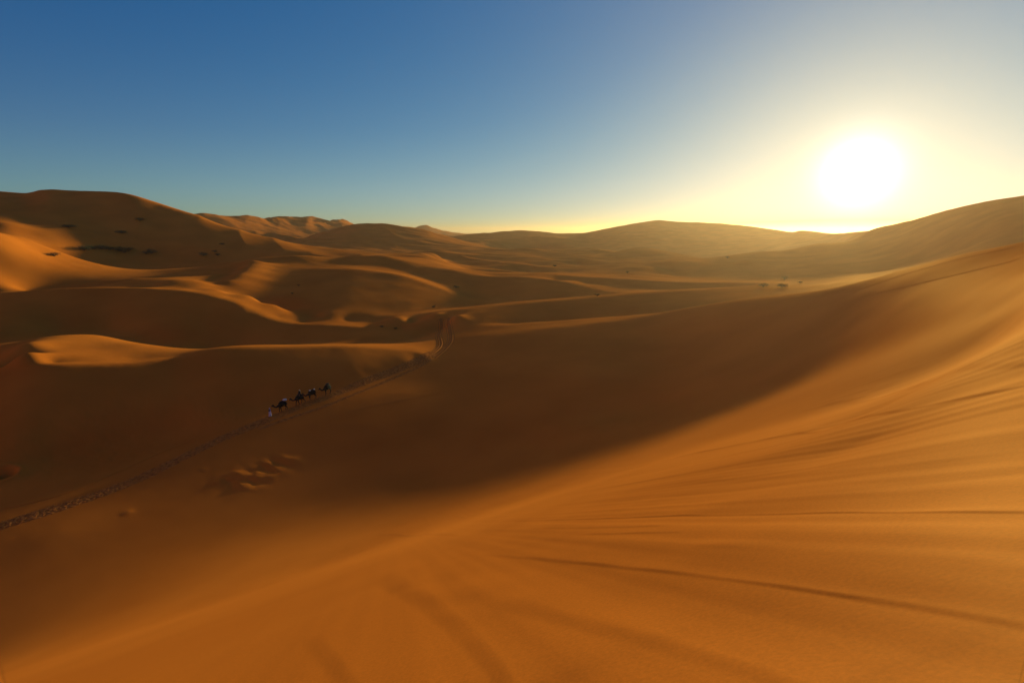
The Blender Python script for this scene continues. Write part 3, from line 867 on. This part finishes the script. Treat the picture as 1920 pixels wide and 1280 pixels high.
    ns_ += [(-.10, 0, hz + .66, .035, .03), (-.13, .03, hz + .45, .05, .02)]; es_ += [(0, 21), (21, 22)]
    skinned('headcloth', ns_, es_, head, t, sub=1)
    tag(t, label, 'person')
    return t

caravan = [
    ((531, 771), (516, 777), .4, FUR2, 'plain', 'leading dark camel carrying a cream cloth bundle, just behind the walking person'),
    ((563, 758), (548, 765), 2.0, FUR, 'plain', 'second camel of the string with a rider sitting on its hump'),
    ((586, 749), (571, 755), 3.6, FUR, 'plain', 'third camel of the string with two small pale bundles on its dark blanket'),
    ((615, 739), (600, 746), 5.0, FUR2, 'plain', 'last camel of the string, dark and without rider, nearest the far end of the track'),
]
camels = []
for k, ((u, v), (u2, v2), ph, fur, kind, lab) in enumerate(caravan):
    p = hit_ground(u, v); q = hit_ground(u2, v2)
    rz = math.atan2(q[1] - p[1], q[0] - p[0])
    sl = math.atan2(p[2] - q[2], math.hypot(q[0] - p[0], q[1] - p[1]))
    t = camel((p[0], p[1], p[2] - .02), rz, ph, fur, max(-.1, min(.1, sl)), kind)
    t.scale = (1.12, 1.12, 1.12)
    tag(t, lab, 'camel', 'camels walking in a string along the trodden track')
    camels.append((t, p, rz))

def on_camel(k, x, y, z):
    t, p, rz = camels[k]
    return (p[0] + 1.12 * (x * math.cos(rz) - y * math.sin(rz)), p[1] + 1.12 * (x * math.sin(rz) + y * math.cos(rz)), p[2] + 1.12 * z)

# the walking leader and the rider
p = hit_ground(507, 781)
human('person', tuple(p), camels[0][2], 'walk', 'person in a pale robe, dark vest and pale headcloth walking ahead of the camels', PALE, PALE, DARKC)
human('person', on_camel(1, -.10, 0, 2.06), camels[1][2], 'ride', 'person in dark clothes and a light headcloth riding the second camel', DARKC, CREAM)

def bundle(loc, rz, sx, sy, sz, label, mat, seed):
    t = empty('cloth_bundle', loc, rz)
    rings = []
    for i in range(7):
        a = math.pi * (i + .6) / 8.2
        rings.append(ring(0, 0, sz * (.5 - .5 * math.cos(a)) , sx * math.sin(a), sy * math.sin(a), 16, 0, .10, seed + i))
    lofted('cloth', rings, mat, t)
    skinned('cord', [(sx * .97 * math.cos(a), sy * .97 * math.sin(a), sz * .5, .02, .02) for a in [2 * math.pi * k / 10 for k in range(10)]], [(k, (k + 1) % 10) for k in range(10)], ROPE, t, sub=1)
    tag(t, label, 'bundle', 'cloth bundles tied on the camels')
    return t
bundle(on_camel(0, -.52, 0, 1.80), camels[0][2], .42, .40, .44, 'large cream cloth bundle tied behind the saddle of the leading camel', CREAM, 1)
bundle(on_camel(2, .42, .0, 1.80), camels[2][2], .16, .24, .22, 'small pale bundle at the front of the saddle on the third camel', CREAM, 11)
bundle(on_camel(2, -.52, .0, 1.80), camels[2][2], .17, .24, .22, 'small pale bundle behind the saddle on the third camel', CREAM, 21)
bundle(on_camel(3, -.08, 0, 1.98), camels[3][2], .40, .34, .24, 'dark folded load on top of the last camel', DARKC, 31)

# ------------------------------------------------------------------ desert shrubs
def shrub(loc, w, h, label, seed, group):
    rnd = random.Random(seed)
    t = empty('desert_shrub', loc, rnd.uniform(0, 6.28))
    ns_, es_ = [(0, 0, -.1, .05 * w, .05 * w)], []
    tips = []
    for k in range(7):
        a = 2 * math.pi * k / 7 + rnd.uniform(-.3, .3); q = rnd.uniform(.45, .85)
        m = (q * .4 * w * math.cos(a), q * .4 * w * math.sin(a), h * rnd.uniform(.35, .5), .025 * w, .025 * w)
        e = (q * .75 * w * math.cos(a), q * .75 * w * math.sin(a), h * rnd.uniform(.6, .95), .012 * w, .012 * w)
        ns_ += [m, e]; es_ += [(0, len(ns_) - 2), (len(ns_) - 2, len(ns_) - 1)]; tips.append(e)
    skinned('stem', ns_, es_, STEM, t, sub=1)
    v, f = [], []
    for i in range(900):
        e = tips[rnd.randrange(len(tips))]
        g = lambda s: rnd.gauss(0, s)
        c = (e[0] + g(.24) * w, e[1] + g(.24) * w, max(.04, e[2] * rnd.uniform(.35, 1.05) + g(.10) * h))
        s_ = w * rnd.uniform(.03, .07)
        d = Vector((g(1), g(1), g(1))).normalized(); b = d.orthogonal().normalized() * s_ * .45; d = d * s_
        k = len(v)
        for sg in ((-1, 0), (0, -1), (1, 0), (0, 1)):
            v.append((c[0] + d.x * sg[0] + b.x * sg[1], c[1] + d.y * sg[0] + b.y * sg[1], c[2] + d.z * sg[0] + b.z * sg[1]))
        f.append((k, k + 1, k + 2, k + 3))
    build_mesh('foliage', v, f, LEAF, smooth=False, parent=t)
    return tag(t, label, 'shrub', group)

G1, G2 = 'shrubs at the foot of the big left-hand dune', 'single shrubs scattered between the dunes'
BUSH = [
    (158, 471, 9.5, 3.4, 'low round shrub at the left end of the dark row below the big dune', G1),
    (177, 468, 6.5, 2.4, 'shrub second from the left in the dark row below the big dune', G1),
    (191, 468, 8.5, 2.9, 'wide flat shrub third from the left in the dark row below the big dune', G1),
    (206, 469, 7.0, 2.6, 'shrub in the middle of the right half of the dark row below the big dune', G1),
    (224, 471, 7.5, 2.8, 'shrub joining the tallest one in the dark row below the big dune', G1),
    (234, 475, 8.5, 4.4, 'tallest shrub, at the right end of the dark row below the big dune', G1),
    (244, 470, 5.5, 2.2, 'small shrub just right of the tallest one in the dark row', G1),
    (274, 477, 5.5, 2.0, 'left shrub of the close pair right of the dark row', G1),
    (284, 476, 7.0, 3.4, 'right and taller shrub of the close pair right of the dark row', G1),
    (102, 481, 5.5, 2.0, 'small faint shrub beside the sunlit spur left of the dark row', G1),
    (228, 438, 7.0, 2.0, 'shrub halfway up the big dune above the dark row', G1),
    (262, 414, 7.0, 2.2, 'highest shrub on the face of the big dune', G1),
    (130, 427, 9.0, 2.0, 'wide low shrub just below the thin sunlit crest on the big dune', G1),
    (381, 480, 6.0, 2.6, 'dark shrub near the right foot of the big dune, left of a smaller pair', G1),
    (403, 473, 4.0, 1.7, 'upper shrub of the small pair near the right foot of the big dune', G1),
    (408, 479, 3.6, 1.5, 'lower shrub of the small pair near the right foot of the big dune', G1),
    (416, 459, 4.0, 1.4, 'tiny shrub above the small pair on the right flank of the big dune', G1),
    (813, 577, 2.2, 1.1, 'dark shrub at the foot of the central dune above the tyre tracks', G2),
    (742, 617, 1.7, .6, 'low shrub left of the tyre tracks, right one of two on the crest', G2),
    (716, 613, 1.8, .5, 'flat low shrub left of the tyre tracks, left one of two on the crest', G2),
    (1120, 555, 2.6, 1.2, 'dark shrub on the bright crest near the centre of the valley', G2),
    (560, 536, 1.6, .8, 'upper of two tiny shrubs on the shaded face of the central dune', G2),
    (548, 551, 1.4, .6, 'lower of two tiny shrubs on the shaded face of the central dune', G2),
    (1471, 525, 4.6, 2.4, 'largest shrub of the clump beyond the right-hand ridge', G2),
    (1431, 538, 4.0, 1.6, 'left shrub of the clump beyond the right-hand ridge', G2),
    (1466, 539, 4.4, 1.6, 'shrub below the largest one in the clump beyond the right-hand ridge', G2),
    (1500, 531, 2.8, 1.1, 'right and smallest shrub of the clump beyond the right-hand ridge', G2),
    (1364, 484, 3.4, 1.4, 'small shrub on the far slope below the middle of the right-hand hills', G2),
    (1040, 500, 4.0, 1.6, 'small shrub beside the bright short crest in the middle distance', G2),
    (1176, 512, 3.2, 1.3, 'tiny shrub on the plain to the right of the centre', G2),
    (855, 540, 3.2, 1.2, 'shrub in the hollow behind the central dune', G2),
]
for k, (u, v, w, h, lab, g) in enumerate(BUSH):
    p = hit_ground(u, v)
    shrub(tuple(p), w / 2, h, lab, 100 + k, g)

# ------------------------------------------------------------------ haze: dusty evening air
HAZE = True
if HAZE:
    hm = bpy.data.materials.new('haze'); hm.use_nodes = True
    hn, hl = hm.node_tree.nodes, hm.node_tree.links
    hn.clear()
    ho = hn.new('ShaderNodeOutputMaterial'); hv = hn.new('ShaderNodeVolumePrincipled')
    hv.inputs['Color'].default_value = (1, .66, .42, 1)
    hv.inputs['Density'].default_value = 0.00012
    hv.inputs['Anisotropy'].default_value = 0.68
    hl.new(hv.outputs[0], ho.inputs['Volume'])
    x0, x1, y0, y1, z0, z1 = -9500, 9500, -9500, 9500, -60, 88
    v = [(x, y, z) for x in (x0, x1) for y in (y0, y1) for z in (z0, z1)]
    f = [(0, 1, 3, 2), (4, 6, 7, 5), (0, 4, 5, 1), (2, 3, 7, 6), (0, 2, 6, 4), (1, 5, 7, 3)]
    hz = build_mesh('haze', v, f, hm, smooth=False)
    tag(hz, kind='stuff')
